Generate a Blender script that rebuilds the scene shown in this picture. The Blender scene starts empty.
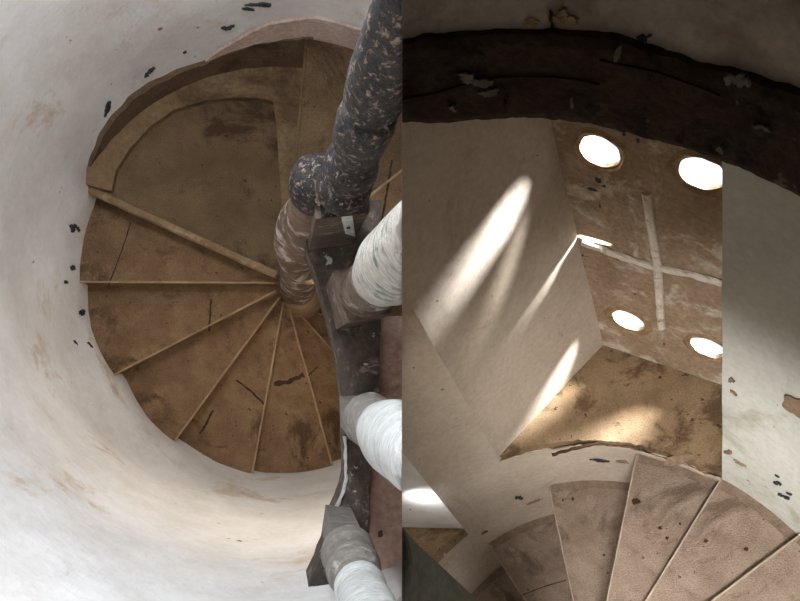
import bpy, bmesh, math, random
from mathutils import Vector, Matrix, noise
random.seed(4)
scene = bpy.context.scene
C = scene.collection
F = 800.0
LIFT = 4.7                                    # height of the viewer above the bottom of the stair

# ---------------------------------------------------------------- camera
def ray(x, y): return Vector((x - 400.0, -(y - 300.5), -F))
def frame(nx, ny):                            # rows: x, y, z of a room whose plumb line vanishes at the pixel (nx, ny)
    z = -ray(nx, ny).normalized()
    x = Vector((1, 0, 0)); x = (x - x.dot(z) * z).normalized()
    return Matrix((x, z.cross(x), z))
FR = {'L': frame(283, 365), 'R': frame(722, 850)}
SC = {'L': 1.0, 'R': 1.4}
camrot = FR['L']
M = {'L': Matrix.Translation((0, 0, LIFT)),
     'R': Matrix.Translation((0, 0, LIFT)) @ (camrot @ FR['R'].transposed()).to_4x4()}
cam_data = bpy.data.cameras.new('camera')
cam_data.sensor_width = 36.0
cam_data.lens = 36.0 * F / 800.0
cam_data.clip_start = 0.02
cam = bpy.data.objects.new('camera', cam_data)
C.objects.link(cam)
cam.matrix_world = Matrix.Translation((0, 0, LIFT)) @ camrot.to_4x4()
scene.camera = cam

# ---------------------------------------------------------------- world, sun, area lights, exposure
scene.view_settings.view_transform = 'Standard'
scene.view_settings.look = 'None'
scene.view_settings.gamma = 1
scene.view_settings.use_curve_mapping = False
scene.view_settings.exposure = 0.0
world = bpy.data.worlds.new('world'); scene.world = world
world.use_nodes = True
bg = world.node_tree.nodes['Background']
bg.inputs['Color'].default_value = (0.86, 0.92, 1.0, 1)
bg.inputs['Strength'].default_value = 1.4

def aim(o, side, loc, d):
    loc, d = Vector(loc), Vector(d).normalized()
    rot = d.to_track_quat('-Z', 'Y').to_matrix().to_4x4()
    o.matrix_world = M[side] @ Matrix.Translation(loc) @ rot
def sun(name, side, d, power, angle, col):
    l = bpy.data.lights.new(name, 'SUN'); l.energy = power; l.angle = math.radians(angle); l.color = col
    o = bpy.data.objects.new(name, l); C.objects.link(o); aim(o, side, (0, 0, 0), d); return o
def area(name, side, loc, d, size, power, col, spread=180):
    l = bpy.data.lights.new(name, 'AREA'); l.energy = power; l.shape = 'RECTANGLE'
    l.size, l.size_y = size; l.color = col; l.spread = math.radians(spread)
    o = bpy.data.objects.new(name, l); C.objects.link(o); aim(o, side, loc, d); return o
sun('sun', 'R', (-0.716, -0.291, -0.62), 11.0, 8.0, (1.0, 0.97, 0.93))
area('fill_left_wall', 'L', (-0.14, 0.80, -0.70), (-0.50, -0.80, -0.75), (0.35, 0.35), 27.0, (0.84, 0.91, 1.0))  # unseen lamp added to brighten the left wall; no window is built here
area('fill_right_treads', 'R', (-0.16, -0.18, -1.25), (0.14, 0.72, -1.75), (0.3, 0.3), 18.0, (1.0, 0.95, 0.9), 95)  # unseen lamp added to light the right treads; no opening behind it
area('bright_sky_outside_slab', 'R', (3.2, 2.85, -0.62), (-0.78, -0.34, -0.33), (0.95, 0.7), 330.0, (0.95, 0.97, 1.0), 60)
area('warm_bounce_fill', 'L', (0.18, 0.15, -2.45), (-0.55, -0.8, -0.55), (0.3, 0.3), 3.0, (1.0, 0.86, 0.68), 150)  # unseen warm lamp added for the light bounced onto the lower wall

area('fill_lower_turn', 'L', (0.38, -0.05, -3.2), (-0.35, 0.1, -1), (0.2, 0.25), 0.9, (1.0, 0.9, 0.78), 120)  # unseen lamp added to brighten the deep steps under the string
# ---------------------------------------------------------------- helpers
def P(side, x, y, h):
    r = FR[side] @ ray(x, y); return r * (-h / r.z)
def on_cylinder(side, x, y, R, ax):
    r = FR[side] @ ray(x, y)
    a = r.x**2 + r.y**2; b = -2*(r.x*ax[0] + r.y*ax[1]); c = ax[0]**2 + ax[1]**2 - R*R
    return r * ((-b + math.sqrt(b*b - 4*a*c)) / 2 / a)
def lerp_table(tab, x):
    if x <= tab[0][0]: return tab[0][1]
    for (x0, y0), (x1, y1) in zip(tab, tab[1:]):
        if x <= x1: return y0 + (y1 - y0) * (x - x0) / (x1 - x0)
    return tab[-1][1]
def pol(ax, R, deg): return Vector((ax[0] + R*math.cos(math.radians(deg)), ax[1] + R*math.sin(math.radians(deg)), 0))

EDGE = {'L': 401.97, 'R': 402.05}
def cut(bm, side):                            # end everything at the added divider between the two stairwells
    nc = Vector((1, 0, (EDGE[side] - 400.0) / F))
    n = FR[side] @ nc
    if side == 'R': n = -n
    r = bmesh.ops.bisect_plane(bm, geom=bm.verts[:] + bm.edges[:] + bm.faces[:], plane_co=(0, 0, 0),
                               plane_no=n, clear_outer=True, dist=1e-6)
    ed = [e for e in r['geom_cut'] if isinstance(e, bmesh.types.BMEdge) and e.is_valid]
    if ed:
        try: bmesh.ops.holes_fill(bm, edges=ed, sides=0)
        except Exception: pass

def obj(name, bm, mat, side, parent=None, base=None, smooth=False, nocut=False):
    if not nocut: cut(bm, side)
    if not bm.faces: bm.free(); return None
    bmesh.ops.recalc_face_normals(bm, faces=bm.faces[:])
    me = bpy.data.meshes.new(name)
    if parent is not None:
        off = Vector(parent['off'])
    else:
        xs = [v.co for v in bm.verts]
        off = Vector(base) if base is not None else Vector((
            (min(v.x for v in xs) + max(v.x for v in xs)) / 2, (min(v.y for v in xs) + max(v.y for v in xs)) / 2,
            min(v.z for v in xs)))
    bmesh.ops.translate(bm, verts=bm.verts[:], vec=-off)
    bm.to_mesh(me); bm.free()
    if smooth:
        for p in me.polygons: p.use_smooth = True
    me.materials.append(mat)
    o = bpy.data.objects.new(name, me); C.objects.link(o)
    if parent is not None: o.parent = parent
    else:
        o.matrix_world = M[side] @ Matrix.Translation(off)
    o['off'] = tuple(off)
    return o
def thing(name, side, loc, label, cat, group=None):
    o = bpy.data.objects.new(name, None); C.objects.link(o)
    o.empty_display_size = 0.05
    o.matrix_world = M[side] @ Matrix.Translation(Vector(loc)); o['off'] = tuple(loc)
    tag(o, label, cat, group); return o
def tag(o, label, cat, group=None):
    o['label'] = label; o['category'] = cat
    if group: o['group'] = group
    return o
def struct(name, bm, mat, side, label=None, cat=None, **k):
    o = obj(name, bm, mat, side, **k)
    if o is None: return None
    o['kind'] = 'structure'
    if label: o['label'] = label
    if cat: o['category'] = cat
    return o

# ---------------------------------------------------------------- materials
def col(c): return (c[0], c[1], c[2], 1)
def stone(name, c1, c2, c3=None, scale=6, fine=60, spot=0.0, spotcol=(0.02, 0.02, 0.02), rough=0.85, bump=0.3,
          stretch=(1, 1, 1), c3amt=0.5, c3scale=2.5, spotscale=22, finemix=0.25):
    m = bpy.data.materials.new(name); m.use_nodes = True
    nt = m.node_tree; N = nt.nodes; L = nt.links
    b = N['Principled BSDF']; b.inputs['Roughness'].default_value = rough; b.inputs['Specular IOR Level'].default_value = 0.2
    tc = N.new('ShaderNodeTexCoord'); mp = N.new('ShaderNodeMapping'); mp.inputs['Scale'].default_value = stretch
    L.new(tc.outputs['Object'], mp.inputs['Vector'])
    def nz(s, det, ro=0.6, dist=0.0):
        n = N.new('ShaderNodeTexNoise'); n.inputs['Scale'].default_value = s; n.inputs['Detail'].default_value = det
        n.inputs['Roughness'].default_value = ro; n.inputs['Distortion'].default_value = dist
        L.new(mp.outputs[0], n.inputs['Vector']); return n
    def ramp(src, a, bb):
        r = N.new('ShaderNodeMapRange'); r.inputs['From Min'].default_value = a; r.inputs['From Max'].default_value = bb
        L.new(src, r.inputs['Value']); return r.outputs[0]
    def mix(fac, a, bb, mode='MIX'):
        x = N.new('ShaderNodeMix'); x.data_type = 'RGBA'; x.blend_type = mode
        if isinstance(fac, float): x.inputs[0].default_value = fac
        else: L.new(fac, x.inputs[0])
        for i, v in ((6, a), (7, bb)):
            if isinstance(v, tuple): x.inputs[i].default_value = col(v)
            else: L.new(v, x.inputs[i])
        return x.outputs[2]
    n1 = nz(scale, 6, 0.65)
    c = mix(ramp(n1.outputs['Fac'], 0.35, 0.65), c1, c2)
    if c3:
        n3 = nz(c3scale, 8, 0.7, 0.5)
        c = mix(ramp(n3.outputs['Fac'], 0.62 - 0.24*c3amt, 0.70 - 0.2*c3amt), c, c3)
    nf = nz(fine, 4, 0.7)
    c = mix(finemix, c, mix(ramp(nf.outputs['Fac'], 0.3, 0.7), (0.0, 0.0, 0.0), (1.0, 1.0, 1.0)), 'OVERLAY')
    if spot > 0:
        ns = nz(spotscale, 5, 0.55)
        c = mix(ramp(ns.outputs['Fac'], 0.74 - 0.14*spot, 0.765 - 0.14*spot), c, spotcol)
    L.new(c, b.inputs['Base Color'])
    bp = N.new('ShaderNodeBump'); bp.inputs['Strength'].default_value = bump; bp.inputs['Distance'].default_value = 0.01
    ad = N.new('ShaderNodeMath'); ad.operation = 'ADD'
    L.new(n1.outputs['Fac'], ad.inputs[0]); L.new(nf.outputs['Fac'], ad.inputs[1])
    L.new(ad.outputs[0], bp.inputs['Height']); L.new(bp.outputs[0], b.inputs['Normal'])
    return m
MT = {
 'plaster_white': stone('white_plaster', (0.80, 0.785, 0.77), (0.66, 0.63, 0.60), (0.60, 0.50, 0.40), scale=3.5, fine=40, c3amt=0.2, c3scale=3, spot=0.22, spotcol=(0.35, 0.2, 0.12), spotscale=16, bump=0.3, finemix=0.12),
 'plaster_pink': stone('pink_plaster', (0.36, 0.235, 0.18), (0.46, 0.31, 0.25), (0.25, 0.15, 0.11), scale=5, spot=0.6, spotcol=(0.08, 0.05, 0.04), spotscale=30, bump=0.2),
 'brown_wall': stone('bare_brown_masonry', (0.10, 0.062, 0.038), (0.15, 0.095, 0.058), (0.045, 0.027, 0.018), scale=9, fine=80, bump=0.4),
 'tread': stone('brown_stone', (0.15, 0.088, 0.044), (0.25, 0.155, 0.085), (0.085, 0.048, 0.024), scale=8, fine=200, spot=0.5, spotcol=(0.05, 0.028, 0.014), spotscale=36, bump=0.7, c3amt=0.42, c3scale=4.2, finemix=0.3),
 'nosing': stone('worn_pale_stone', (0.37, 0.25, 0.15), (0.25, 0.16, 0.09), scale=20, fine=80, bump=0.3),
 'landing': stone('landing_stone', (0.115, 0.072, 0.036), (0.18, 0.118, 0.063), (0.07, 0.042, 0.021), scale=6, fine=180, spot=0.45, spotcol=(0.05, 0.03, 0.016), spotscale=36, bump=0.6, c3amt=0.4, c3scale=3.5, finemix=0.3),
 'rim': stone('landing_rim_stone', (0.17, 0.108, 0.055), (0.22, 0.145, 0.078), (0.10, 0.06, 0.03), scale=6, fine=60, c3amt=0.3, bump=0.3),
 'whitewash': stone('old_whitewash', (0.20, 0.18, 0.155), (0.13, 0.115, 0.10), scale=30),
 'pink_wall': stone('pinkish_worn_plaster', (0.58, 0.45, 0.39), (0.46, 0.34, 0.28), (0.6, 0.52, 0.47), scale=9, bump=0.2),
 'landing_edge': stone('worn_landing_edge', (0.25, 0.165, 0.09), (0.19, 0.12, 0.065), (0.32, 0.23, 0.14), scale=14, fine=90, c3amt=0.3, c3scale=9, bump=0.4),
 'crack': stone('dark_crack', (0.05, 0.028, 0.014), (0.035, 0.02, 0.01), scale=30),
 'mark': stone('black_stain', (0.035, 0.04, 0.045), (0.06, 0.06, 0.06), scale=30),
 'chip': stone('bare_brown_patch', (0.22, 0.15, 0.10), (0.30, 0.21, 0.14), scale=25),
 'chip_ochre': stone('ochre_patch', (0.42, 0.31, 0.18), (0.38, 0.27, 0.15), scale=25),
 'dark_paint': stone('peeling_dark_paint', (0.014, 0.013, 0.015), (0.04, 0.033, 0.03), (0.26, 0.19, 0.145), scale=24, fine=160, c3amt=0.34, c3scale=95, stretch=(1, 1, 0.6), bump=0.8, rough=0.7, finemix=0.5),
 'dark_string': stone('weathered_dark_stone', (0.045, 0.036, 0.03), (0.095, 0.072, 0.055), (0.19, 0.155, 0.125), scale=14, c3amt=0.3, c3scale=22, spot=0.5, spotcol=(0.35, 0.33, 0.31), spotscale=35, bump=0.5),
 'newel': stone('weathered_newel_stone', (0.10, 0.065, 0.042), (0.18, 0.12, 0.08), (0.46, 0.38, 0.34), scale=8, c3amt=0.42, c3scale=12, bump=0.5),
 'plinth': stone('scuffed_plinth', (0.065, 0.045, 0.035), (0.14, 0.10, 0.07), (0.33, 0.30, 0.28), scale=8, c3amt=0.25, c3scale=10, spot=0.5, spotcol=(0.05, 0.045, 0.05), bump=0.5),
 'peel_green': stone('peeling_white_green', (0.46, 0.42, 0.37), (0.34, 0.32, 0.28), (0.15, 0.18, 0.15), scale=26, fine=70, c3amt=0.45, c3scale=30, stretch=(1, 1, 1.6), bump=0.7),
 'peel_white': stone('chalky_white_paint', (0.44, 0.45, 0.44), (0.36, 0.36, 0.335), (0.30, 0.285, 0.25), scale=8, fine=60, c3amt=0.2, c3scale=10, stretch=(1, 1, 2.5), bump=0.4),
 'grey_base': stone('grey_worn_paint', (0.21, 0.19, 0.165), (0.14, 0.125, 0.11), (0.34, 0.32, 0.29), scale=14, c3amt=0.3, c3scale=14, stretch=(1, 1, 2), bump=0.5),
 'plate': stone('pale_plate', (0.60, 0.60, 0.54), (0.5, 0.5, 0.46), scale=20),
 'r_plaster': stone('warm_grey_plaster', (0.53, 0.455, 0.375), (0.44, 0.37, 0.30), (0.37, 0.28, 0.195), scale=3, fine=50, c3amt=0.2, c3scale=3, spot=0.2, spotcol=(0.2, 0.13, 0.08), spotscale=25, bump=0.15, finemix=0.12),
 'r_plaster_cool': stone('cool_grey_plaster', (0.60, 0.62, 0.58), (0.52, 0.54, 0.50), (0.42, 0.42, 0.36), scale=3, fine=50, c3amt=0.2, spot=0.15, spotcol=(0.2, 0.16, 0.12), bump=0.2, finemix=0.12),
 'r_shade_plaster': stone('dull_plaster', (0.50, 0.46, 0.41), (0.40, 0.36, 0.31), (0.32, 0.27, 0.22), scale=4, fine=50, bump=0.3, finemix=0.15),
 'beam': stone('dark_timber', (0.034, 0.021, 0.015), (0.06, 0.037, 0.025), (0.014, 0.01, 0.008), scale=10, fine=70, c3amt=0.35, c3scale=8, spot=0.55, spotcol=(0.12, 0.105, 0.09), spotscale=14, bump=0.7),
 'slab': stone('pierced_slab_stone', (0.27, 0.195, 0.13), (0.36, 0.27, 0.19), (0.52, 0.46, 0.38), scale=8, fine=60, c3amt=0.42, c3scale=7, spot=0.25, spotcol=(0.07, 0.04, 0.02), spotscale=18, bump=0.5),
 'rib': stone('chalky_rib', (0.68, 0.60, 0.51), (0.84, 0.79, 0.72), (0.38, 0.25, 0.18), scale=24, fine=90, c3amt=0.3, c3scale=20, bump=0.8),
 'ring': stone('ochre_hole_rim', (0.33, 0.22, 0.12), (0.24, 0.155, 0.09), scale=20, bump=0.6),
 'sill': stone('ochre_brown_sill', (0.20, 0.135, 0.078), (0.30, 0.21, 0.125), (0.12, 0.077, 0.042), scale=7, fine=160, c3amt=0.42, c3scale=5, spot=0.55, spotcol=(0.045, 0.028, 0.016), spotscale=34, bump=0.6, finemix=0.3),
 'r_tread': stone('grey_brown_stone', (0.25, 0.185, 0.14), (0.36, 0.28, 0.22), (0.165, 0.118, 0.085), scale=9, fine=230, c3amt=0.42, c3scale=4.5, spot=0.45, spotcol=(0.13, 0.09, 0.065), spotscale=45, bump=0.9, finemix=0.3),
 'wall_edge': stone('brown_edge_band', (0.16, 0.115, 0.085), (0.22, 0.16, 0.12), scale=25, fine=150, bump=0.5),
 'r_nosing': stone('pale_worn_edge', (0.46, 0.385, 0.315), (0.33, 0.265, 0.21), scale=30, bump=0.5),
 'green_newel': stone('mossy_dark_stone', (0.13, 0.135, 0.105), (0.19, 0.19, 0.15), (0.05, 0.05, 0.04), scale=8, fine=60, bump=0.5, c3amt=0.35),
}

# ---------------------------------------------------------------- mesh builders
def prism(pts, z0, z1, jag=0.0):
    """pts: counter-clockwise (x, y); solid between z0 and z1"""
    bm = bmesh.new()
    lo = [bm.verts.new((p[0], p[1], z0)) for p in pts]; hi = [bm.verts.new((p[0], p[1], z1)) for p in pts]
    n = len(pts)
    bm.faces.new(list(reversed(lo))); bm.faces.new(hi)
    for i in range(n): bm.faces.new((lo[i], lo[(i+1) % n], hi[(i+1) % n], hi[i]))
    return bm
def bevel(bm, w, seg=2, ang=0.6):
    ed = [e for e in bm.edges if len(e.link_faces) == 2 and e.calc_face_angle(0) > ang]
    bmesh.ops.bevel(bm, geom=ed, offset=w, segments=seg, affect='EDGES', clamp_overlap=True)
    return bm
def wallgrid(fn, t0, t1, nt, s0, s1, ns, thick=0.0, closed=False):
    """fn(t, s) -> inner point; the outer skin is pushed radially by thick; solid"""
    bm = bmesh.new()
    def sheet(th):
        return [[bm.verts.new(fn(t0 + (t1-t0)*i/nt, s0 + (s1-s0)*j/ns, th)) for j in range(ns+1)] for i in range(nt+1)]
    A = sheet(0.0); B = sheet(thick)
    for G, fl in ((A, 1), (B, 0)):
        for i in range(nt):
            for j in range(ns):
                q = (G[i][j], G[i+1][j], G[i+1][j+1], G[i][j+1]); bm.faces.new(q if fl else q[::-1])
    for i in range(nt):
        bm.faces.new((A[i][0], B[i][0], B[i+1][0], A[i+1][0])); bm.faces.new((A[i][ns], A[i+1][ns], B[i+1][ns], B[i][ns]))
    for j in range(ns):
        bm.faces.new((A[0][j], A[0][j+1], B[0][j+1], B[0][j])); bm.faces.new((A[nt][j], B[nt][j], B[nt][j+1], A[nt][j+1]))
    return bm
def lathe(axis_xy, prof, n=40, twist=None, wob=0.0):
    """prof: list of (z, r)"""
    bm = bmesh.new(); rings = []
    for z, r in prof:
        ring = []
        for i in range(n):
            a = 2*math.pi*i/n
            rr = r * (1 + wob*noise.noise(Vector((math.cos(a)*2, math.sin(a)*2, z*9))))
            if twist: rr += twist(a, z)
            ring.append(bm.verts.new((axis_xy[0] + rr*math.cos(a), axis_xy[1] + rr*math.sin(a), z)))
        rings.append(ring)
    for a, b in zip(rings, rings[1:]):
        for i in range(n): bm.faces.new((a[i], a[(i+1) % n], b[(i+1) % n], b[i]))
    bm.faces.new(rings[0]); bm.faces.new(rings[-1])
    return bm
def strip(pts, w, th=0.0015, lift=(0, 0, 1), jit=0.3):
    """thin raised ribbon along a line of 3D points, lying on the surface whose normal is lift"""
    bm = bmesh.new(); up = Vector(lift).normalized(); rows = []
    P2 = []
    for a, b in zip(pts, pts[1:]):
        a, b = Vector(a), Vector(b); k = max(1, int((b-a).length / 0.012))
        P2 += [a.lerp(b, i/k) for i in range(k)]
    P2.append(Vector(pts[-1]))
    for i, p in enumerate(P2):
        d = (P2[min(i+1, len(P2)-1)] - P2[max(i-1, 0)]).normalized(); s = d.cross(up).normalized()
        ww = w * (1 + jit*random.uniform(-1, 1)) / 2
        o = s * random.uniform(-1, 1) * w * jit * 0.6
        rows.append([bm.verts.new(p + o - s*ww), bm.verts.new(p + o - s*ww*0.7 + up*th), bm.verts.new(p + o + s*ww*0.7 + up*th), bm.verts.new(p + o + s*ww)])
    for a, b in zip(rows, rows[1:]):
        for j in range(4): bm.faces.new((a[j], b[j], b[(j+1) % 4], a[(j+1) % 4]))
    bm.faces.new(rows[0]); bm.faces.new(rows[-1][::-1])
    return bm
def blob(center, u, v, ru, rv, th=0.002, n=18, rough=0.35, seed=0):
    """thin irregular flake in the plane u, v"""
    bm = bmesh.new(); u, v = Vector(u).normalized(), Vector(v).normalized(); nn = u.cross(v).normalized(); c = Vector(center)
    lo, hi = [], []
    for i in range(n):
        a = 2*math.pi*i/n
        k = 1 + rough*noise.noise(Vector((math.cos(a)*1.7 + seed*7.3, math.sin(a)*1.7, seed*3.1)))*2
        p = c + u*math.cos(a)*ru*k + v*math.sin(a)*rv*k
        lo.append(bm.verts.new(p - nn*th)); hi.append(bm.verts.new(p + nn*th))
    bm.faces.new(lo[::-1]); bm.faces.new(hi)
    for i in range(n): bm.faces.new((lo[i], lo[(i+1) % n], hi[(i+1) % n], hi[i]))
    return bm
def merge(*bms):
    out = bmesh.new()
    for b in bms:
        me = bpy.data.meshes.new('tmp'); b.to_mesh(me); b.free(); out.from_mesh(me); bpy.data.meshes.remove(me)
    return out

# ================================================================= ADDED DIVIDER BETWEEN THE TWO STAIRWELLS, STOPS LIGHT LEAKING ACROSS
def divider_wall():
    bms = []
    for d0, d1 in ((0.035, 9.0), (-0.03, -1.6)):
        bm = bmesh.new(); a = []
        for px in (EDGE['L'], EDGE['R']):
            for d in (d0, d1):
                for yy in (-1, 1):
                    a.append(bm.verts.new(FR['L'] @ Vector(((px-400)/F*d, yy*(1.2 + 0.6*abs(d)), -d))))
        for q in ((0, 1, 3, 2), (4, 6, 7, 5), (0, 4, 5, 1), (2, 3, 7, 6), (0, 2, 6, 4), (1, 5, 7, 3)): bm.faces.new([a[i] for i in q])
        bms.append(bm)
    struct('wall_divider', merge(*bms), MT['r_plaster'], 'L', nocut=True)
divider_wall()

# ================================================================= LEFT STAIRWELL : structure
AL = P('L', 285, 297, 3.93)
RL = 0.85
# depth of each tread below the viewer and its two bounding angles
STEPS_L = [  # (start angle, end angle, depth)
    (180.5, 208.5, 3.38), (208.5, 235.0, 3.53), (235.0, 260.5, 3.68), (260.5, 286.0, 3.80), (286.0, 312.0, 3.93), (312.0, 338.0, 4.06), (338.0, 364.0, 4.19), (364.0, 390.0, 4.32), (390.0, 416.0, 4.45)]
STEP1 = (156.0, 180.5, 3.25)
LAND_H = 3.12
# outline of the bottom of the wall, measured where it meets the treads
foot = []
for (x, y, h) in [(90, 195, 3.14), (83, 240, 3.25), (80, 288, 3.25), (91, 330, 3.38), (119, 380, 3.40), (146, 414, 3.53), (180, 444, 3.55),
                  (216, 462, 3.68), (255, 474, 3.70), (292, 472, 3.80), (332, 464, 3.85), (345, 458, 3.93)]:
    q = P('L', x, y, h) - AL; a = math.degrees(math.atan2(q.y, q.x)) % 360
    foot.append((a, math.hypot(q.x, q.y), -h))
foot_r = [(60, RL), (151, RL)] + [(a, r) for a, r, z in foot] + [(foot[-1][0] + 25, foot[-1][1]), (430, RL)]
foot_z = [(60, -LAND_H), (130, -LAND_H)] + [(a, z) for a, r, z in foot] + [(430, -4.3)]
def wall_l(t, s, th=0.0):                     # t: angle, s: height
    r0 = lerp_table(foot_r, t if t >= 60 else t + 360); z0 = lerp_table(foot_z, t if t >= 60 else t + 360)
    k = max(0.0, min(1.0, (s - z0) / 0.55)); k = k*k*(3-2*k)
    r = r0 + (RL - r0) * k
    p = pol(AL, r + th, t); p.z = s
    if th == 0.0: p += (pol((0, 0), 1, t)) * (0.010*noise.noise(Vector((t*0.05, s*3.0, 0))) + 0.003*noise.noise(Vector((t*0.3, s*14, 2))))
    return p
wl = struct('wall_left', wallgrid(wall_l, 60, 430, 150, -4.6, 0.9, 130, thick=0.10), MT['plaster_white'], 'L', smooth=True)
# bare masonry band at the foot of the wall round the landing
band_top = [(84, -2.78), (93.3, -2.84), (112, -2.95), (132, -2.93), (143, -2.99), (150, -3.07), (155, -3.12)]
def band_l(t, s, th=0.0):
    z1 = lerp_table(band_top, t) + 0.012*noise.noise(Vector((t*0.25, 0, 0)))
    z = -LAND_H - 0.03 + (z1 + LAND_H + 0.03) * s
    p = pol(AL, RL - 0.018 + th + 0.004*noise.noise(Vector((t*0.3, z*20, 0))), t); p.z = z; return p
struct('trim_1', wallgrid(band_l, 84, 156, 60, 0, 1, 6, thick=0.03), MT['brown_wall'], 'L')
# a reddish patch of bare plaster over the band and black stains on the wall
def wall_patch(x, y, ru, rv, rot, mat, seed, side='L', name='stain', parent=None, R=RL, ax=AL, sub=0.006):
    q = on_cylinder(side, x, y, R - sub, ax)
    if side == 'L':
        for _ in range(6):
            t_ = math.degrees(math.atan2(q.y - ax[1], q.x - ax[0])) % 360
            w = wall_l(t_, q.z); q = on_cylinder('L', x, y, math.hypot(w.x - ax[0], w.y - ax[1]) - 0.003, ax)
    n = Vector((q.x - ax[0], q.y - ax[1], 0)).normalized(); t = Vector((-n.y, n.x, 0)); up = Vector((0, 0, 1))
    c, s = math.cos(math.radians(rot)), math.sin(math.radians(rot))
    U, V = t*c + up*s, up*c - t*s; rnd = random.Random(seed); bl = []
    big = ru > 0.028 and rv > 0.028
    for k in range(1 if big else 6):
        du, dv, f = (0, 0, 1.0) if big else (rnd.uniform(-.8, .8), rnd.uniform(-.9, .9), rnd.uniform(.25, .6))
        bl.append(blob(q + U*du*ru + V*dv*rv, U, V, ru*f, rv*f, seed=seed*9 + k, th=0.004 if side == 'L' else 0.0022, rough=0.25 if big else 0.6, n=22))
    return obj(name, merge(*bl), MT[mat], side, parent=parent)
def pink_band(t, s, th=0.0):
    z0 = lerp_table(band_top, t) - 0.03; z1 = z0 + 0.03 + (0.15 + 0.03*noise.noise(Vector((t*0.08, 1, 0))) + 0.01*noise.noise(Vector((t*0.7, 1, 0)))) * max(0.05, min(1, (112 - t)/18, 1))
    p = pol(AL, RL - 0.013 + th, t); p.z = z0 + (z1 - z0)*s; return p
obj('bare_plaster', wallgrid(pink_band, 66, 111, 60, 0, 1, 8, thick=0.012), MT['pink_wall'], 'L', parent=wl)
for i, (x, y, ru, rv, rot) in enumerate([(107, 110, .012, .040, 25), (149, 72, .014, .022, 30), (228, 28, .02, .012, 0), (258, 5, .035, .012, 10), (75, 228, .016, .05, 10), (73, 268, .008, .022, 0),
                                         (82, 312, .012, .03, 0), (66, 283, .008, .014, 0), (90, 345, .006, .02, 20), (250, 9, .02, .006, 30), (185, 52, .006, .004, 0), (77, 345, .007, .02, 15)]):
    wall_patch(x, y, ru, rv, rot, 'mark', i, parent=wl)

# ---------------------------------------------------------------- left stairwell : landing and steps
def sector(ax, a0, a1, rf, r_in=0.02, n=14, over=0.0):
    pts = [pol(ax, r_in, a0 + (a1-a0)*i/4) for i in range(4, -1, -1)]
    # overhang: push the leading edge outwards
    e1 = Vector((math.sin(math.radians(a1)), -math.cos(math.radians(a1)), 0)) * -over
    pts += [pol(ax, rf(a0 + (a1-a0)*i/n), a0 + (a1-a0)*i/n) for i in range(n+1)]
    pts[-1] = pts[-1] + e1; pts[0] = pts[0] + e1
    return pts
def step(side, ax, a0, a1, z, thick, rf, label, mat, nmat, group, cracks=(), lead=1, nose=0.004, nose_w=0.006):
    """lead=1: the free edge is at a1, lead=0: at a0"""
    base = pol(ax, 0.45*rf(a1), (a0+a1)/2); base.z = z - thick
    t = thing('stone_step', side, base, label, 'step', group)
    pts = sector(ax, a0, a1, rf)
    bm = prism(pts, z - thick, z - 0.001)
    obj('tread', bm, MT[mat], side, t)
    # worn nosing along the free edge
    a = a1 if lead else a0; s = 1 if lead else -1
    d = Vector((math.cos(math.radians(a)), math.sin(math.radians(a)), 0)); sd = Vector((-d.y, d.x, 0)) * s
    r1 = rf(a) + 0.0
    n = 26; bm = bmesh.new(); rows = []
    for i in range(n+1):
        r = 0.045 + (r1 - 0.045)*i/n; o = ax + d*r
        w = nose_w * (0.75 + 0.5*noise.noise(Vector((r*14, z*9, 1))) + 0.35*noise.noise(Vector((r*50, z*9, 5))))
        f = nose * (1 + 0.35*noise.noise(Vector((r*9, z*5, 3))))
        q = [(-w, 0.0005), (-w*0.6, 0.003), (f*0.75, 0.002), (f, -0.005), (f, -0.022), (f*0.3, -0.028), (-w, -0.028)]
        rows.append([bm.verts.new((o.x + sd.x*u, o.y + sd.y*u, z + v)) for u, v in q])
    for A, B in zip(rows, rows[1:]):
        for j in range(len(A)): bm.faces.new((A[j], B[j], B[(j+1) % len(A)], A[(j+1) % len(A)]))
    bm.faces.new(rows[0]); bm.faces.new(rows[-1][::-1])
    obj('nosing', bm, MT[nmat], side, t)
    for c in cracks:
        obj('crack', strip([P(side, x, y, -z) + Vector((0, 0, 0.0002)) for x, y in c[1:]], c[0], th=0.0012), MT['crack'], side, t)
    return t
def rl(a): return lerp_table(foot_r, a if a >= 60 else a + 360) + 0.012
names = [
 'widest worn brown step, just below the big landing, split by one crack', 'brown stone step with small notch, level with the newel foot on the left',
 'plain dark brown wedge step pointing to lower left', 'brown wedge step with a slanting crack near its middle',
 'brown wedge step at bottom of the spiral with a dark dent across it', 'narrow brown step half hidden at right of the spiral foot',
 'pale lit step tucked beside the newel foot', 'lowest pale step almost hidden by the dark string', 'deep step below the pale ones beside the newel', 'deepest step at the foot of the newel']
GL = 'winding steps in the left stairwell'
allsteps = [STEP1] + STEPS_L
cr = {0: [(0.004, (131, 222), (122, 250), (108, 287))], 1: [(0.007, (211, 299), (210, 315), (209, 331))],
      3: [(0.008, (236, 380), (250, 390), (264, 404)), (0.010, (200, 434), (206, 425), (213, 410))], 4: [(0.022, (274, 384), (288, 382), (304, 375)), ],
      2: [], 5: [(0.005, (306, 378), (318, 366))]}
for i, (a0, a1, h) in enumerate(allsteps):
    step('L', AL, a0, a1, -h, 0.22, rl, names[i], 'tread', 'nosing', GL, cr.get(i, ()))
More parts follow.
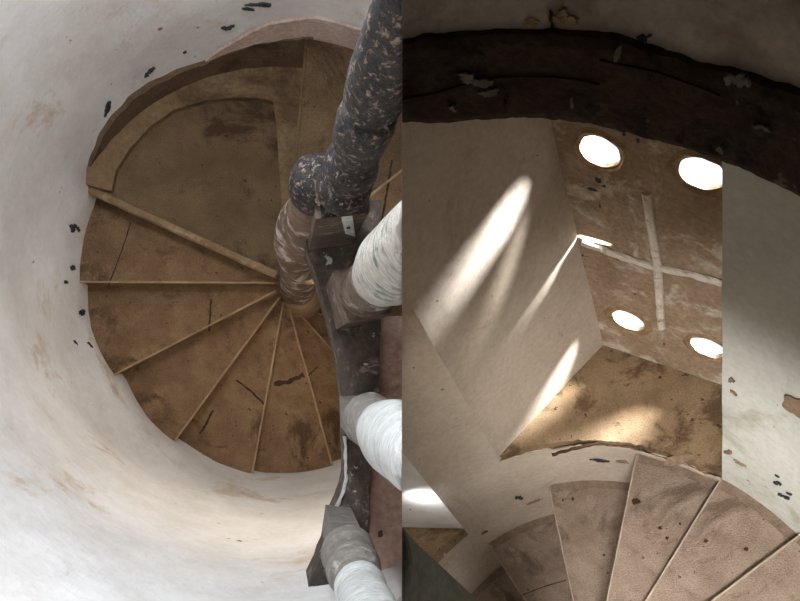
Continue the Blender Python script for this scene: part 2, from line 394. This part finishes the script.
# landing with a raised rim
lb = pol(AL, 0.4, 120); lb.z = -LAND_H - 0.2
land = thing('stone_landing', 'L', lb, 'large brown landing slab with raised rim at the head of the spiral', 'landing')
obj('slab', prism(sector(AL, 86, 156, rl, n=30), -LAND_H - 0.2, -LAND_H), MT['landing'], 'L', land)
def rim():
    bm = bmesh.new(); out = []
    px_out = [P('L', x, y, LAND_H - 0.03) for x, y in []]
    n = 50; A, B = [], []
    outer = [pol(AL, RL + 0.02, 156 - 70*i/n) for i in range(n+1)]
    inner_px = [(112, 192), (117, 172), (130, 150), (150, 128), (175, 110), (205, 101), (235, 99), (262, 99), (274, 103), (276, 125), (279, 155), (281, 195), (282, 240)]
    inner = [P('L', x, y, LAND_H - 0.025) for x, y in inner_px]
    inner = [p + Vector((noise.noise(p*12)*0.008, noise.noise(p*12 + Vector((9, 0, 0)))*0.008, 0)) for p in inner]
    # resample inner
    res = []
    for k in range(len(inner)-1):
        for j in range(4): res.append(inner[k].lerp(inner[k+1], j/4))
    res.append(inner[-1])
    e = pol(AL, 0.03, 88); e.z = 0
    outl = [outer[round(i*(n)/(len(res)-1))] for i in range(len(res))]
    m = len(res)
    # outer follows the arc for the first part, then runs down the straight side
    ks = [i for i in range(m)]
    outl = []
    arc_n = 8*4
    for i in range(m):
        if i <= arc_n: outl.append(pol(AL, RL + 0.02, 156 - 70*i/arc_n))
        else: outl.append(pol(AL, RL + 0.02, 86).lerp(pol(AL, 0.03, 86), (i-arc_n)/(m-1-arc_n)))
    z1, z0 = -LAND_H + 0.040, -LAND_H - 0.01
    top = [(bm.verts.new((a.x, a.y, z1)), bm.verts.new((b.x, b.y, z1))) for a, b in zip(res, outl)]
    bot = [(bm.verts.new((a.x, a.y, z0)), bm.verts.new((b.x, b.y, z0))) for a, b in zip(res, outl)]
    for i in range(m-1):
        bm.faces.new((top[i][0], top[i+1][0], top[i+1][1], top[i][1])); bm.faces.new((bot[i][0], bot[i][1], bot[i+1][1], bot[i+1][0]))
        bm.faces.new((top[i][0], bot[i][0], bot[i+1][0], top[i+1][0])); bm.faces.new((top[i][1], top[i+1][1], bot[i+1][1], bot[i][1]))
    bm.faces.new((top[0][0], top[0][1], bot[0][1], bot[0][0])); bm.faces.new((top[-1][0], bot[-1][0], bot[-1][1], top[-1][1]))
    return bm
obj('rim', rim(), MT['rim'], 'L', land)
def front_nose():
    a = 156.0; d = Vector((math.cos(math.radians(a)), math.sin(math.radians(a)), 0)); sd = Vector((-d.y, d.x, 0)); bm = bmesh.new(); rows = []
    for i in range(31):
        r = 0.04 + (rl(a) - 0.04)*i/30; o = AL + d*r; k = 0.004*noise.noise(Vector((r*15, 0, 7)))
        q = [(-0.018 + k, 0), (-0.014, 0.006), (0.006 + k, 0.006), (0.012 + k, -0.002), (0.012 + k, -0.03), (-0.018, -0.04)]
        rows.append([bm.verts.new((o.x + sd.x*u, o.y + sd.y*u, -LAND_H + v)) for u, v in q])
    for A, B in zip(rows, rows[1:]):
        for j in range(len(A)): bm.faces.new((A[j], B[j], B[(j+1) % len(A)], A[(j+1) % len(A)]))
    bm.faces.new(rows[0]); bm.faces.new(rows[-1][::-1]); return bm
obj('nosing', front_nose(), MT['landing_edge'], 'L', land)
# the steps that climb on from the landing
def rl2(a): return RL + 0.02
for (a0, a1, h, lab, mt, ck) in [(40, 85.6, 2.80, 'dark brown step rising above the landing behind the dark baluster', 'landing', ()),
                             (8, 40, 2.62, 'sunlit orange brown step with dark joint beside the newel plinth', 'tread', [(0.006, (392, 160), (388, 185), (381, 225))])]:
    step('L', AL, a0, a1, -h, 0.36, rl2, lab, mt, 'landing' if h > 2.7 else 'nosing', GL, ck, lead=1, nose=0.006, nose_w=0.006)

# ---------------------------------------------------------------- left stairwell : newel, string, floor of the upper turn, balusters
NL = P('L', 296, 293, 3.93)
def newel_l():
    def tw(a, z):
        k = math.cos(a + z*5.2 + 2.2); return 0.030*max(0.0, k)**4 * min(1, max(0, (z + 3.6)/0.5))
    prof = []
    for i in range(90):
        z = -4.5 + (3.06)*i/89; h = -z
        r = 0.082 if h > 3.6 else 0.082 - (3.6 - h)*0.017
        if h < 1.52: r *= math.sqrt(max(0.05, 1 - ((1.52 - h)/0.085)**2))
        prof.append((z, r))
    return lathe((NL.x, NL.y), prof, n=48, twist=tw, wob=0.03)
b = Vector((NL.x, NL.y, -4.5))
nw = thing('newel_post', 'L', b, 'twisted weathered stone newel at the centre of the left spiral', 'newel')
obj('twisted_shaft', newel_l(), MT['newel'], 'L', nw, smooth=True)
obj('foot', lathe((NL.x, NL.y), [(-4.4, 0.15), (-4.1, 0.14), (-3.95, 0.125), (-3.82, 0.10), (-3.7, 0.084), (-3.68, 0.078)], n=36, wob=0.05), MT['nosing'], 'L', nw, smooth=True)
obj('painted_cap', lathe((NL.x, NL.y), [(-1.62, 0.0500), (-1.55, 0.053), (-1.50, 0.051), (-1.465, 0.042), (-1.445, 0.026), (-1.435, 0.006)], n=36, wob=0.04), MT['dark_paint'], 'L', nw, smooth=True)
ST = 1.92
PT = 1.50
string_px = [(299, 208), (304, 235), (311, 262), (320, 288), (329, 318), (336, 348), (341, 378), (344, 398), (345, 440), (346, 478), (343, 492), (338, 505), (331, 522), (324, 550), (312, 580), (296, 610), (280, 640)]
right_px = [(400, 640), (366, 640), (367, 601), (367, 560), (369, 520), (371, 480), (376, 440), (379, 400), (380, 340), (381, 300), (381, 200)]
def flat(side, px, h, jitter=0.0):
    out = []
    for a, c in zip(px, px[1:] + px[:1]):
        a, c = P(side, *a, h), P(side, *c, h); k = max(1, int((c-a).length/0.02)) if jitter else 1
        for i in range(k):
            p = a.lerp(c, i/k); out.append((p.x + jitter*noise.noise(p*40), p.y + jitter*noise.noise(p*40 + Vector((5, 5, 0)))))
    return out
sbm = prism(flat('L', string_px + right_px[1:], ST, 0.004), -ST - 0.16, -ST)
st = tag(obj('stair_string', sbm, MT['dark_string'], 'L'), 'dark weathered curb running between the four baluster feet', 'curb')
edge_px = [(345, 436), (346, 478), (343, 492), (338, 503), (332, 515)]
obj('plaster_edge', strip([P('L', x, y, ST) for x, y in edge_px], 0.008, th=0.006), MT['peel_white'], 'L', st)
pk = [(x, y) for x, y in right_px[1:]] + [(381, 180), (430, 180), (430, 640)]
struct('floor', prism(flat('L', [(366, 640), (367, 560), (371, 480), (376, 440), (379, 400), (380, 316), (430, 316), (430, 640)], ST + 0.02), -ST - 0.14, -ST - 0.02), MT['plaster_pink'], 'L')

def boxm(c, hx, hy, z0, z1, rot=0):
    ca, sa = math.cos(math.radians(rot)), math.sin(math.radians(rot))
    pts = [(c[0] + x*ca - y*sa, c[1] + x*sa + y*ca) for x, y in ((-hx, -hy), (hx, -hy), (hx, hy), (-hx, hy))]
    return prism(pts, z0, z1)
def baluster(base_px, h0, prof, r_sq, label, mshaft, mbase, z_low, h_top, rot=0, rs=1.0):
    """prof: (fraction of height, radius); the shaft rises from depth h0 to h_top"""
    q = P('L', *base_px, h0); loc = Vector((q.x, q.y, z_low))
    t = thing('baluster', 'L', loc, label, 'baluster', 'turned balusters along the dark curb')
    obj('plinth', bevel(boxm(q, r_sq, r_sq, z_low, -h0, rot), 0.006), MT[mbase], 'L', t)
    H = h0 - h_top
    lo = [(-h0 + H*f, r*rs) for f, r in prof]
    # smooth resample
    out = []
    for (za, ra), (zb, rb) in zip(lo, lo[1:]):
        for k in range(5):
            u = k/5; uu = u*u*(3-2*u); out.append((za + (zb-za)*u, ra + (rb-ra)*uu))
    out.append(lo[-1])
    split = next(i for i, (z, r) in enumerate(out) if z >= -h0 + H*0.30)
    obj('turned_foot', lathe(q, out[:split+1], n=44, wob=0.03), MT[mbase], 'L', t, smooth=True)
    obj('shaft', lathe(q, out[split:], n=44, wob=0.02), MT[mshaft], 'L', t, smooth=True)
    return t
PROF = [(0.0, 0.046), (0.03, 0.050), (0.06, 0.047), (0.08, 0.036), (0.12, 0.034), (0.14, 0.043), (0.18, 0.047), (0.22, 0.043), (0.24, 0.033), (0.29, 0.034), (0.31, 0.040), (0.34, 0.041), (0.36, 0.037), (0.45, 0.041), (0.60, 0.042), (0.80, 0.034), (1.0, 0.029)]
PROF1 = [(f, ra*k) for (f, ra), k in zip([(0, .046), (.04, .050), (.10, .049), (.13, .041), (.16, .041), (.20, .045), (.26, .044), (.30, .035), (.35, .034), (.40, .038), (.50, .0385), (.55, .037), (.565, .033), (.59, .033), (.61, .0365), (.68, .0365), (.8, .033), (1, .027)], [1, 1.02, 1, .92, .92, 1.04, 1, .92, .90, 1.04, 1.05, 1, .9, .9, 1.04, 1.05, 1.04, 1])]
baluster((342, 192), 1.485, PROF1, 0.044, 'tall dark baluster with flaking paint rising from the newel plinth', 'dark_paint', 'dark_paint', -PT, 0.60, rot=8, rs=1.0)
PB = [(0.0, 0.052), (0.03, 0.057), (0.07, 0.052), (0.09, 0.044), (0.13, 0.044), (0.16, 0.052), (0.20, 0.053), (0.24, 0.049), (0.28, 0.052), (0.5, 0.060), (0.7, 0.055), (1.0, 0.045)]
baluster((366, 291), 1.62, PB, 0.055, 'peeling white and green baluster in the middle of the right edge', 'peel_green', 'plinth', -ST + 0.0, 0.75, rot=14)
baluster((368, 419), 1.62, PB, 0.036, 'chalky white baluster leaning out below the peeling green one', 'peel_white', 'grey_base', -ST + 0.0, 0.75, rot=2, rs=0.95)
baluster((347, 550), 1.60, PROF, 0.030, 'white baluster with grey worn foot at the bottom edge', 'peel_white', 'grey_base', -ST + 0.0, 0.75, rot=-8, rs=1.05)
# square plinth block that ends the newel, with a pale bolt plate

pc = [P('L', x, y, PT) for x, y in ((316, 219), (370, 211), (369, 168), (313, 174))]
pl = thing('newel_plinth', 'L', ((pc[0].x + pc[2].x)/2, (pc[0].y + pc[2].y)/2, -1.92), 'scuffed square stone block under the dark baluster with small pale plate', 'plinth')
obj('block', bevel(prism([(p.x, p.y) for p in pc], -1.92, -PT), 0.007), MT['plinth'], 'L', pl)
fd = (pc[1] - pc[0]).normalized(); fn = Vector((fd.y, -fd.x, 0))
def on_front(x, y): r = FR['L'] @ ray(x, y); return r * (pc[0].dot(fn) / r.dot(fn))
pp = [on_front(x, y) for x, y in ((341, 216), (352, 214), (355, 235), (345, 232))]
bm = bmesh.new(); lo = [bm.verts.new(p) for p in pp]; hi = [bm.verts.new(p + fn*0.004) for p in pp]
bm.faces.new(lo); bm.faces.new(hi[::-1])
for k in range(4): bm.faces.new((lo[k], lo[(k+1) % 4], hi[(k+1) % 4], hi[k]))
obj('fixing_plate', bm, MT['plate'], 'L', pl)
bc = on_front(348, 225)
obj('bolt', blob(bc + fn*0.005, fd, (0, 0, 1), 0.004, 0.004, th=0.003, rough=0.05), MT['mark'], 'L', pl)

# ================================================================= RIGHT STAIRWELL : structure
K = SC['R']
AR = P('R', 585, 703, 2.0*K)
RR = 0.61*K
Z_SILL = -1.97*K
TJ, TJR, TW2 = 104.2, 50.2, 122.3           # jamb angles: window left, window right, second window right
SLAB_L = P('R', 603, 345, 1.97*K); SLAB_R = P('R', 722, 385, 1.97*K)
sd = (SLAB_R - SLAB_L); sd.z = 0; sd.normalize()
sn = Vector((-sd.y, sd.x, 0))                # points outwards
SLAB_END = SLAB_L + sd * 0.47*K
lint_lo = [(20, -.845), (40, -.842), (61, -.823), (72, -.801), (86, -.790), (92, -.768), (140, -.75)]
lint_hi = [(20, -.69), (41.6, -.687), (52.7, -.685), (62.9, -.661), (71, -.654), (78, -.648), (88, -.638), (140, -.625)]
def wr(z_lo, z_hi, amp=0.004):
    def f(t, s, th=0.0):
        a = z_lo(t) if callable(z_lo) else z_lo; b_ = z_hi(t) if callable(z_hi) else z_hi
        z = a + (b_ - a)*s
        p = pol(AR, RR + th, t); p.z = z
        if th == 0.0: p += pol((0, 0), 1, t) * amp * (noise.noise(Vector((t*0.08, z*4, 3))) + 0.4*noise.noise(Vector((t*0.4, z*16, 2))))
        return p
    return f
TH = 0.30*K
lo_f = lambda t: lerp_table(lint_lo, t)*K
hi_f = lambda t: (lerp_table(lint_hi, t) + 0.004*noise.noise(Vector((t*0.35, 0, 0))))*K
ZB = -4.3
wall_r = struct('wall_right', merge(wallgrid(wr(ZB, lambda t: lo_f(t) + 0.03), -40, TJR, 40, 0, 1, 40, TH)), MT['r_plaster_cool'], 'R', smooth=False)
wall_b = struct('wall_back', merge(
    wallgrid(wr(ZB, lambda t: lo_f(t) + 0.03), TJ, TW2, 14, 0, 1, 40, TH),
    wallgrid(wr(ZB, Z_SILL - 0.045), TJR, TJ, 36, 0, 1, 20, TH),
    wallgrid(wr(ZB, -2.29*K), TW2, 165, 16, 0, 1, 14, TH)), MT['r_plaster'], 'R')
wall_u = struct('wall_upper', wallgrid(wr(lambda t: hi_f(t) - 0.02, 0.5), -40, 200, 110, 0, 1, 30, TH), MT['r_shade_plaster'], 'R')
struct('wall_front', wallgrid(wr(ZB, 0.5), 165, 320, 50, 0, 1, 6, 0.05), MT['r_plaster'], 'R')
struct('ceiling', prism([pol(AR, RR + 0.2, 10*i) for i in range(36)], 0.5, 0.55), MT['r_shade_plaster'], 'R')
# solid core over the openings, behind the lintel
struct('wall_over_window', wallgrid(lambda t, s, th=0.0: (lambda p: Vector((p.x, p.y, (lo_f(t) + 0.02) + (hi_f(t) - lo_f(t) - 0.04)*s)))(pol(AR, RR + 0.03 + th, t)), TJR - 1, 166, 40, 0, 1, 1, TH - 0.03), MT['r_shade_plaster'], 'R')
# splayed reveals
J0 = pol(AR, RR, TJ); J1 = pol(AR, RR + TH, TJ)
rev = (Vector((SLAB_L.x, SLAB_L.y, 0)) - J0)
e1 = J0 + rev*1.25
rbm = bmesh.new()
def quadgrid(a, b_, z0, z1, nu, nv, nrm, amp):
    G = []
    for i in range(nu+1):
        row = []
        for j in range(nv+1):
            p = a.lerp(b_, i/nu); z = z0 + (z1-z0)*j/nv; p = Vector((p.x, p.y, z))
            p += nrm * amp*(noise.noise(p*5) + 0.3*noise.noise(p*18)); row.append(rbm.verts.new(p))
        G.append(row)
    for i in range(nu):
        for j in range(nv): rbm.faces.new((G[i][j], G[i+1][j], G[i+1][j+1], G[i][j+1]))
    return G
rn = Vector((rev.y, -rev.x, 0)).normalized()
pz0, pz1 = Z_SILL - 0.03, -0.72*K
poly = [J0 - rn*0.0, J1, e1]
G = quadgrid(J0, e1, pz0, pz1, 24, 30, rn, 0.004)
o1 = [rbm.verts.new((J1.x, J1.y, pz0)), rbm.verts.new((J1.x, J1.y, pz1))]
rbm.faces.new([G[i][0] for i in range(25)] + [o1[0]]); rbm.faces.new([G[i][30] for i in range(24, -1, -1)] + [o1[1]])
rbm.faces.new([G[0][j] for j in range(30, -1, -1)] + [o1[0], o1[1]]); rbm.faces.new([G[24][j] for j in range(31)] + [o1[1], o1[0]])
reveal = struct('wall_window_reveal', rbm, MT['r_plaster'], 'R', smooth=False)
Q0 = pol(AR, RR, TJR); Q1 = pol(AR, RR + TH, TJR)
struct('wall_near_reveal', prism([Q0 + Vector((.02, .0, 0)), Q1, SLAB_END + sn*0.08, SLAB_END + sn*-0.01 + sd*-0.0], pz0, pz1), MT['r_plaster_cool'], 'R')
# second window, lower left: splayed reveal and sill
JW = pol(AR, RR, TW2)
W2 = P('R', 403, 527, 2.273*K); dW = (Vector((W2.x, W2.y, 0)) - JW).normalized(); nW = Vector((-dW.y, dW.x, 0))
if nW.dot(Vector((1, 0, 0))) < 0: nW = -nW
struct('wall_lower_reveal', prism([JW, JW + dW*0.6, JW + dW*0.6 + nW*0.3, pol(AR, RR + TH, TW2)], -2.29*K, -0.75*K), MT['plaster_white'], 'R')  # whiter plaster puts some of the daylight on this reveal into its colour
s2 = [pol(AR, RR - 0.002, TW2 + 43*i/10) for i in range(11)]
struct('trim_2', prism(list(s2) + [pol(AR, RR + 0.45, 165), pol(AR, RR + 0.45, 140), JW + dW*0.6], -2.33*K, -2.273*K), MT['sill'], 'R')

wd = (Vector((W2.x, W2.y, 0)) - JW).length
wl2 = P('R', 416, 512, 2.78)
area('fill_second_reveal', 'R', tuple(wl2), (nW.x + 0.5, nW.y, -0.55), (0.05, 0.05), 0.3, (0.95, 0.97, 1.0), 150)  # small unseen lamp added before the reveal, in place of window daylight
# ---------------------------------------------------------------- window sill, lintel, pierced slab
sarc = [pol(AR, RR + 0.004 + 0.010*noise.noise(Vector((a*0.6, 0, 0))), a) for a in [TJR + (TJ - TJR)*i/40 for i in range(41)]]
spoly = list(sarc) + [J0 + rev*1.02, SLAB_END + sn*0.02]
sill = struct('trim_3', prism(spoly, Z_SILL - 0.05, Z_SILL), MT['sill'], 'R')
def lint(t, s, th=0.0):
    a, b_ = lo_f(t), hi_f(t); z = a + (b_-a)*s
    r = RR - 0.022 - 0.006*noise.noise(Vector((t*0.2, z*12, 0))) + 0.004*noise.noise(Vector((t*0.9, z*40, 0)))
    if s in (0, 1): r += 0.006
    p = pol(AR, r + th, t); p.z = z + (0.006*noise.noise(Vector((t*0.5, s*7, 9))) if s > 0.5 else 0.003*noise.noise(Vector((t*0.3, 0, 9)))); return p
lb_ = pol(AR, RR, 75); lb_.z = -0.83*K
lt = thing('lintel_beam', 'R', lb_, 'dark curved timber lintel with flaking whitewash over the window', 'beam')
obj('beam', wallgrid(lint, 10, 130, 150, 0, 1, 12, 0.09), MT['beam'], 'R', lt)
for pts, w in [([(403, 100), (440, 92), (480, 80), (520, 76), (560, 78), (600, 84)], 0.006), ([(600, 60), (660, 72), (720, 95)], 0.004), ([(505, 112), (508, 98), (500, 84)], 0.004)]:
    pp = [on_cylinder('R', x, y, RR - 0.0225, AR) for x, y in pts]
    obj('split', strip(pp, w, th=0.004, lift=(pol((0, 0), -1, 75))), MT['crack'], 'R', lt)
for i, (x, y, ru, rv, rot) in enumerate([(476, 80, .026, .012, 20), (488, 92, .02, .008, 0), (572, 104, .003, .012, 0), (737, 80, .015, .012, -50), (762, 128, .012, .006, 0), (615, 58, .006, .018, 20), (722, 150, .008, .006, 0), (452, 108, .008, .006, 0)]):
    wall_patch(x, y, ru, rv, rot, 'whitewash', 20 + i, side='R', name='whitewash', parent=lt, R=RR, ax=AR, sub=0.028)

# slab with four holes and a raised cross, in slab coordinates u (along), w (up)
def slab_uw(x, y):
    r = FR['R'] @ ray(x, y); q = r * (SLAB_L.dot(sn) / r.dot(sn)); return (q - SLAB_L).dot(sd), q.z
ST_TH = 0.016
def slab_pt(u, z, depth=0.0): p = SLAB_L + sd*u + sn*depth; return Vector((p.x, p.y, z))
holes = [(600, 152, 19.5, 19.5), (702, 174, 19, 22), (628, 321, 14, 12), (708, 348, 15, 12)]
H = []
for (x, y, hx, hy) in holes:
    u, z = slab_uw(x, y); ua, _ = slab_uw(x - hx, y); _, za = slab_uw(x, y - hy)
    H.append((u, z, 0.058))
sb = Vector(slab_pt(0.3, Z_SILL - 0.02, 0.02))
slab_t = thing('pierced_slab', 'R', sb, 'thin stone window slab pierced by four round holes with a raised cross', 'window slab')
def slab_mesh():
    """grid of the slab with round holes: cells around a hole are joined to its rim"""
    bm = bmesh.new()
    u0, u1, z0, z1 = -0.02, 0.47*K + 0.0, Z_SILL - 0.02, -0.60*K
    zs = sorted([z0, z1] + [h[1] + s*0.095 for h in (H[0], H[2]) for s in (-1, 1)])
    us_all = sorted([u0, u1] + [h[0] + s*0.095 for h in (H[0], H[1]) for s in (-1, 1)])
    su, sz = slab_uw(583, 236)
    slit = (0.058, sz - 0.008, 0.062, 0.012)          # added gap above the rib, lengthened to let a light streak through
    n = 40
    for side_d in (0, 1):
        d = 0.0 if side_d == 0 else ST_TH
        def V(u, z):
            return bm.verts.new(slab_pt(u, z, d))
        for j in range(len(zs)-1):
            us = [u0, 0.135, u1] if zs[j] < sz < zs[j+1] else us_all
            for i in range(len(us)-1):
                a, b_, c, e = us[i], us[i+1], zs[j], zs[j+1]
                hh = [h for h in H + [slit] if a < h[0] < b_ and c < h[1] < e]
                if not hh:
                    bm.faces.new([V(a, c), V(b_, c), V(b_, e), V(a, e)])
                else:
                    h = hh[0]; rad = h[2] * (1.02 if side_d == 0 else 1.0)
                    outer, inner = [], []
                    for k in range(n):
                        an = 2*math.pi*(k + 0.5)/n; cx, cz = math.cos(an), math.sin(an)
                        rr = rad*(1 + 0.10*noise.noise(Vector((cx*1.5 + h[0]*30, cz*1.5, h[1]*9 + d*40))))
                        inner.append((h[0] + rr*cx, h[1] + rr*cz*(1.0 if len(h) == 3 else h[3]/h[2])))
                        # ray to rectangle
                        t = min([(b_-h[0])/cx if cx > 1e-9 else 1e9, (a-h[0])/cx if cx < -1e-9 else 1e9, (e-h[1])/cz if cz > 1e-9 else 1e9, (c-h[1])/cz if cz < -1e-9 else 1e9])
                        outer.append((h[0] + t*cx, h[1] + t*cz))
                    vi = [V(*p) for p in inner]; vo = [V(*p) for p in outer]
                    if side_d == 0: h_in = vi
                    for k in range(n):
                        bm.faces.new((vi[k], vi[(k+1) % n], vo[(k+1) % n], vo[k]))
                    for (cu, cz_) in ((a, c), (b_, c), (b_, e), (a, e)):
                        an = math.atan2(cz_ - h[1], cu - h[0]) % (2*math.pi); k = int(math.floor(an/(2*math.pi)*n - 0.5)) % n
                        bm.faces.new((vo[k], vo[(k+1) % n], V(cu, cz_)))
                    key = (round(h[0], 4), round(h[1], 4)); store.setdefault(key, []).append(vi)
    for key, (A, B) in store.items():
        for k in range(n): bm.faces.new((A[k], A[(k+1) % n], B[(k+1) % n], B[k]))
    # outer edges
    c = [(u0, z0), (u1, z0), (u1, z1), (u0, z1)]
    for (ua, za), (ub, zb) in zip(c, c[1:] + c[:1]):
        bm.faces.new([bm.verts.new(slab_pt(ua, za, 0)), bm.verts.new(slab_pt(ub, zb, 0)), bm.verts.new(slab_pt(ub, zb, ST_TH)), bm.verts.new(slab_pt(ua, za, ST_TH))])
    bmesh.ops.remove_doubles(bm, verts=bm.verts[:], dist=1e-5)
    return bm
store = {}
obj('panel', slab_mesh(), MT['slab'], 'R', slab_t)
def rod(pts, r, amp=0.2, n=10, flat_k=0.8):
    bm = bmesh.new(); rings = []
    for i in range(len(pts)-1):
        pass
    P2 = []
    for a, b_ in zip(pts, pts[1:]):
        k = max(2, int((b_-a).length/0.012)); P2 += [a.lerp(b_, i/k) for i in range(k)]
    P2.append(pts[-1])
    for i, p in enumerate(P2):
        d = (P2[min(i+1, len(P2)-1)] - P2[max(0, i-1)]).normalized(); s1 = d.cross(sn).normalized(); s2 = -sn
        ring = []
        for k in range(n):
            a = 2*math.pi*k/n; rr = r*(1 + amp*noise.noise(Vector((math.cos(a), math.sin(a), i*0.4)) * 1.3 + p*8))
            ring.append(bm.verts.new(p + s1*math.cos(a)*rr + s2*math.sin(a)*rr*flat_k))
        rings.append(ring)
    for A, B in zip(rings, rings[1:]):
        for k in range(n): bm.faces.new((A[k], A[(k+1) % n], B[(k+1) % n], B[k]))
    bm.faces.new(rings[0]); bm.faces.new(rings[-1][::-1]); return bm
def sp(x, y, d=-0.006): u, z = slab_uw(x, y); return slab_pt(u, z, d)
obj('cross_rib', rod([sp(647, 191), sp(652, 225), sp(658, 262), sp(660, 290), sp(662, 326)], 0.0135), MT['rib'], 'R', slab_t)
obj('cross_rib', rod([sp(583, 241), sp(620, 254), sp(657, 266), sp(690, 272), sp(735, 285)], 0.0135, 0.35), MT['rib'], 'R', slab_t)
for i, h in enumerate(H):                    # rough worn collar round every hole
    bm = bmesh.new(); n = 40; A, B, Cc = [], [], []
    for k in range(n):
        an = 2*math.pi*k/n; cx, cz = math.cos(an), math.sin(an)
        w = 1 + 0.16*noise.noise(Vector((cx*1.3 + i*5, cz*1.3, 2)))
        for lst, rr, dd in ((A, h[2]*1.10, -0.002), (B, h[2]*1.25*w, -0.007), (Cc, h[2]*1.5*w, 0.001)):
            lst.append(bm.verts.new(slab_pt(h[0] + rr*cx, h[1] + rr*cz, dd)))
    for k in range(n):
        k2 = (k+1) % n
        bm.faces.new((A[k], A[k2], B[k2], B[k])); bm.faces.new((B[k], B[k2], Cc[k2], Cc[k])); bm.faces.new((Cc[k], Cc[k2], A[k2], A[k]))
    obj('hole_rim', bm, MT['ring'], 'R', slab_t)
for i, (x, y, ru, rv) in enumerate([(598, 180, .010, .010), (592, 189, .012, .006), (604, 186, .006, .004), (624, 134, .004, .008), (638, 140, .004, .008), (645, 132, .006, .004), (600, 206, .002, .010), (664, 344, .002, .010)]):
    u, z = slab_uw(x, y); obj('stain', blob(slab_pt(u, z, -0.0005), sd, (0, 0, 1), ru, rv, seed=40 + i, th=0.0015), MT['mark'], 'R', slab_t)

# ---------------------------------------------------------------- patches on the right stairwell's plaster
for i, (x, y, ru, rv, rot, mt, par) in enumerate([(732, 381, .008, .013, 20, 'chip', wall_r), (734, 393, .008, .01, -20, 'chip', wall_r), (796, 408, .035, .045, 10, 'chip', wall_r), (777, 483, .008, .016, 30, 'mark', wall_r),
        (784, 497, .006, .02, 40, 'mark', wall_r), (777, 476, .004, .008, 60, 'mark', wall_r), (728, 452, .01, .02, 20, 'chip', wall_r), (737, 462, .02, .008, 0, 'chip', wall_r), (789, 494, .004, .010, 40, 'mark', wall_r),
        (603, 461, .034, .012, 8, 'mark', wall_b), (622, 462, .02, .012, 0, 'chip', wall_b), (519, 498, .014, .016, 0, 'mark', wall_b), (534, 502, .030, .014, -10, 'chip', wall_b), (484, 533, .02, .008, 20, 'chip', wall_b),
        (562, 18, .022, .014, 0, 'chip_ochre', wall_u), (532, 22, .015, .008, 0, 'chip_ochre', wall_u), (552, 22, .004, .02, 0, 'crack', wall_u), (645, 38, .012, .008, 0, 'mark', wall_u)]):
    wall_patch(x, y, ru, rv, rot, mt, 60 + i, side='R', name='stain' if mt in ('mark', 'crack') else 'bare_patch', parent=par, R=RR, ax=AR, sub=0.004)

# ---------------------------------------------------------------- right stairwell : steps and newel
def rr_(a): return RR + 0.012
SR = [(118.5, 144, -2.72, 'lowest dark step at the bottom, mostly behind the mossy newel', []), (94.8, 119.3, -2.49, 'shaded brown step below the wide pale band of plaster, crossed by a joint', [(0.004, (520, 596), (540, 588), (566, 580))]),
      (70.4, 95.6, -2.25, 'brightly lit pale step in the middle of the right stair', []),
      (50.4, 70.4, -2.02, 'grey brown step touching the broken front of the sill', []),
      (30.7, 50.4, -1.985, 'broad mottled step right of the sill corner, under the cool wall', []),
      (8, 30.7, -1.95, 'dark brown step cut off by the lower right corner', [])]
for a0, a1, z, lab, ck in SR:
    t = step('R', AR, a0, a1, z*K, 0.40, rr_, lab, 'r_tread', 'r_nosing', 'winding steps in the right stairwell', ck, lead=1, nose=0.003, nose_w=0.004)
    def edge_band(tt, q_, th=0.0, z=z): p = pol(AR, RR + 0.012 - (0.045 + 0.006*noise.noise(Vector((tt*0.4, z, 0)))) * q_, tt); p.z = z*K + 0.0015 - th; return p
    obj('wall_edge_band', wallgrid(edge_band, a0, a1 - 0.7, 24, 0, 1, 2, thick=0.003), MT['wall_edge'], 'R', t)  # thin brown band that darkens the tread along the wall
    for x, y, rad, zz in [(636, 501, .012, -2.02), (660, 528, .006, -2.02), (667, 538, .005, -2.02), (680, 524, .004, -2.02), (706, 541, .006, -1.985), (746, 549, .007, -1.985), (604, 555, .005, -2.25), (573, 499, .006, -2.25), (563, 500, .004, -2.25)]:
        if zz == z: obj('stain', blob(P('R', x, y, -z*K) + Vector((0, 0, 0.0005)), (1, 0, 0), (0, 1, 0), rad, rad, seed=x, th=0.0012), MT['crack'], 'R', t)
nb = P('R', 400, 545, 1.6*K)
cxy = (AR.x - 0.088, AR.y - 0.056)
nt_ = lathe(cxy, [(-4.3 + 4.2*i/40, 0.085 + 0.002*math.sin(i)) for i in range(41)], n=40, wob=0.02)
gn = tag(obj('newel_column', nt_, MT['green_newel'], 'R', smooth=True), 'mossy dark round newel column at the lower left of the right stair', 'newel')
# broken front edge of the sill
e_px = [(640, 451), (660, 458), (685, 465), (705, 474), (721, 478)]
obj('broken_edge', strip([on_cylinder('R', x, y, RR - 0.004, AR) + Vector((0, 0, 0.0)) for x, y in e_px], 0.014, th=0.008, lift=(pol((0, 0), -1, 60))), MT['r_nosing'], 'R', sill)
obj('broken_edge', strip([P('R', x, y, 1.969*K) for x, y in [(552, 455), (575, 448), (600, 443), (630, 445), (640, 449)]], 0.012, th=0.004), MT['crack'], 'R', sill)
obj('bare_patch', blob(P('R', 680, 459, 1.969*K), (1, 0, 0), (0, 1, 0), .055, .015, seed=5, th=0.002), MT['chip'], 'R', sill)

# floor at the very bottom of the left shaft
struct('floor', prism([pol(AL, RL + 0.1, 10*i) for i in range(36)], -4.72, -4.62), MT['tread'], 'L')
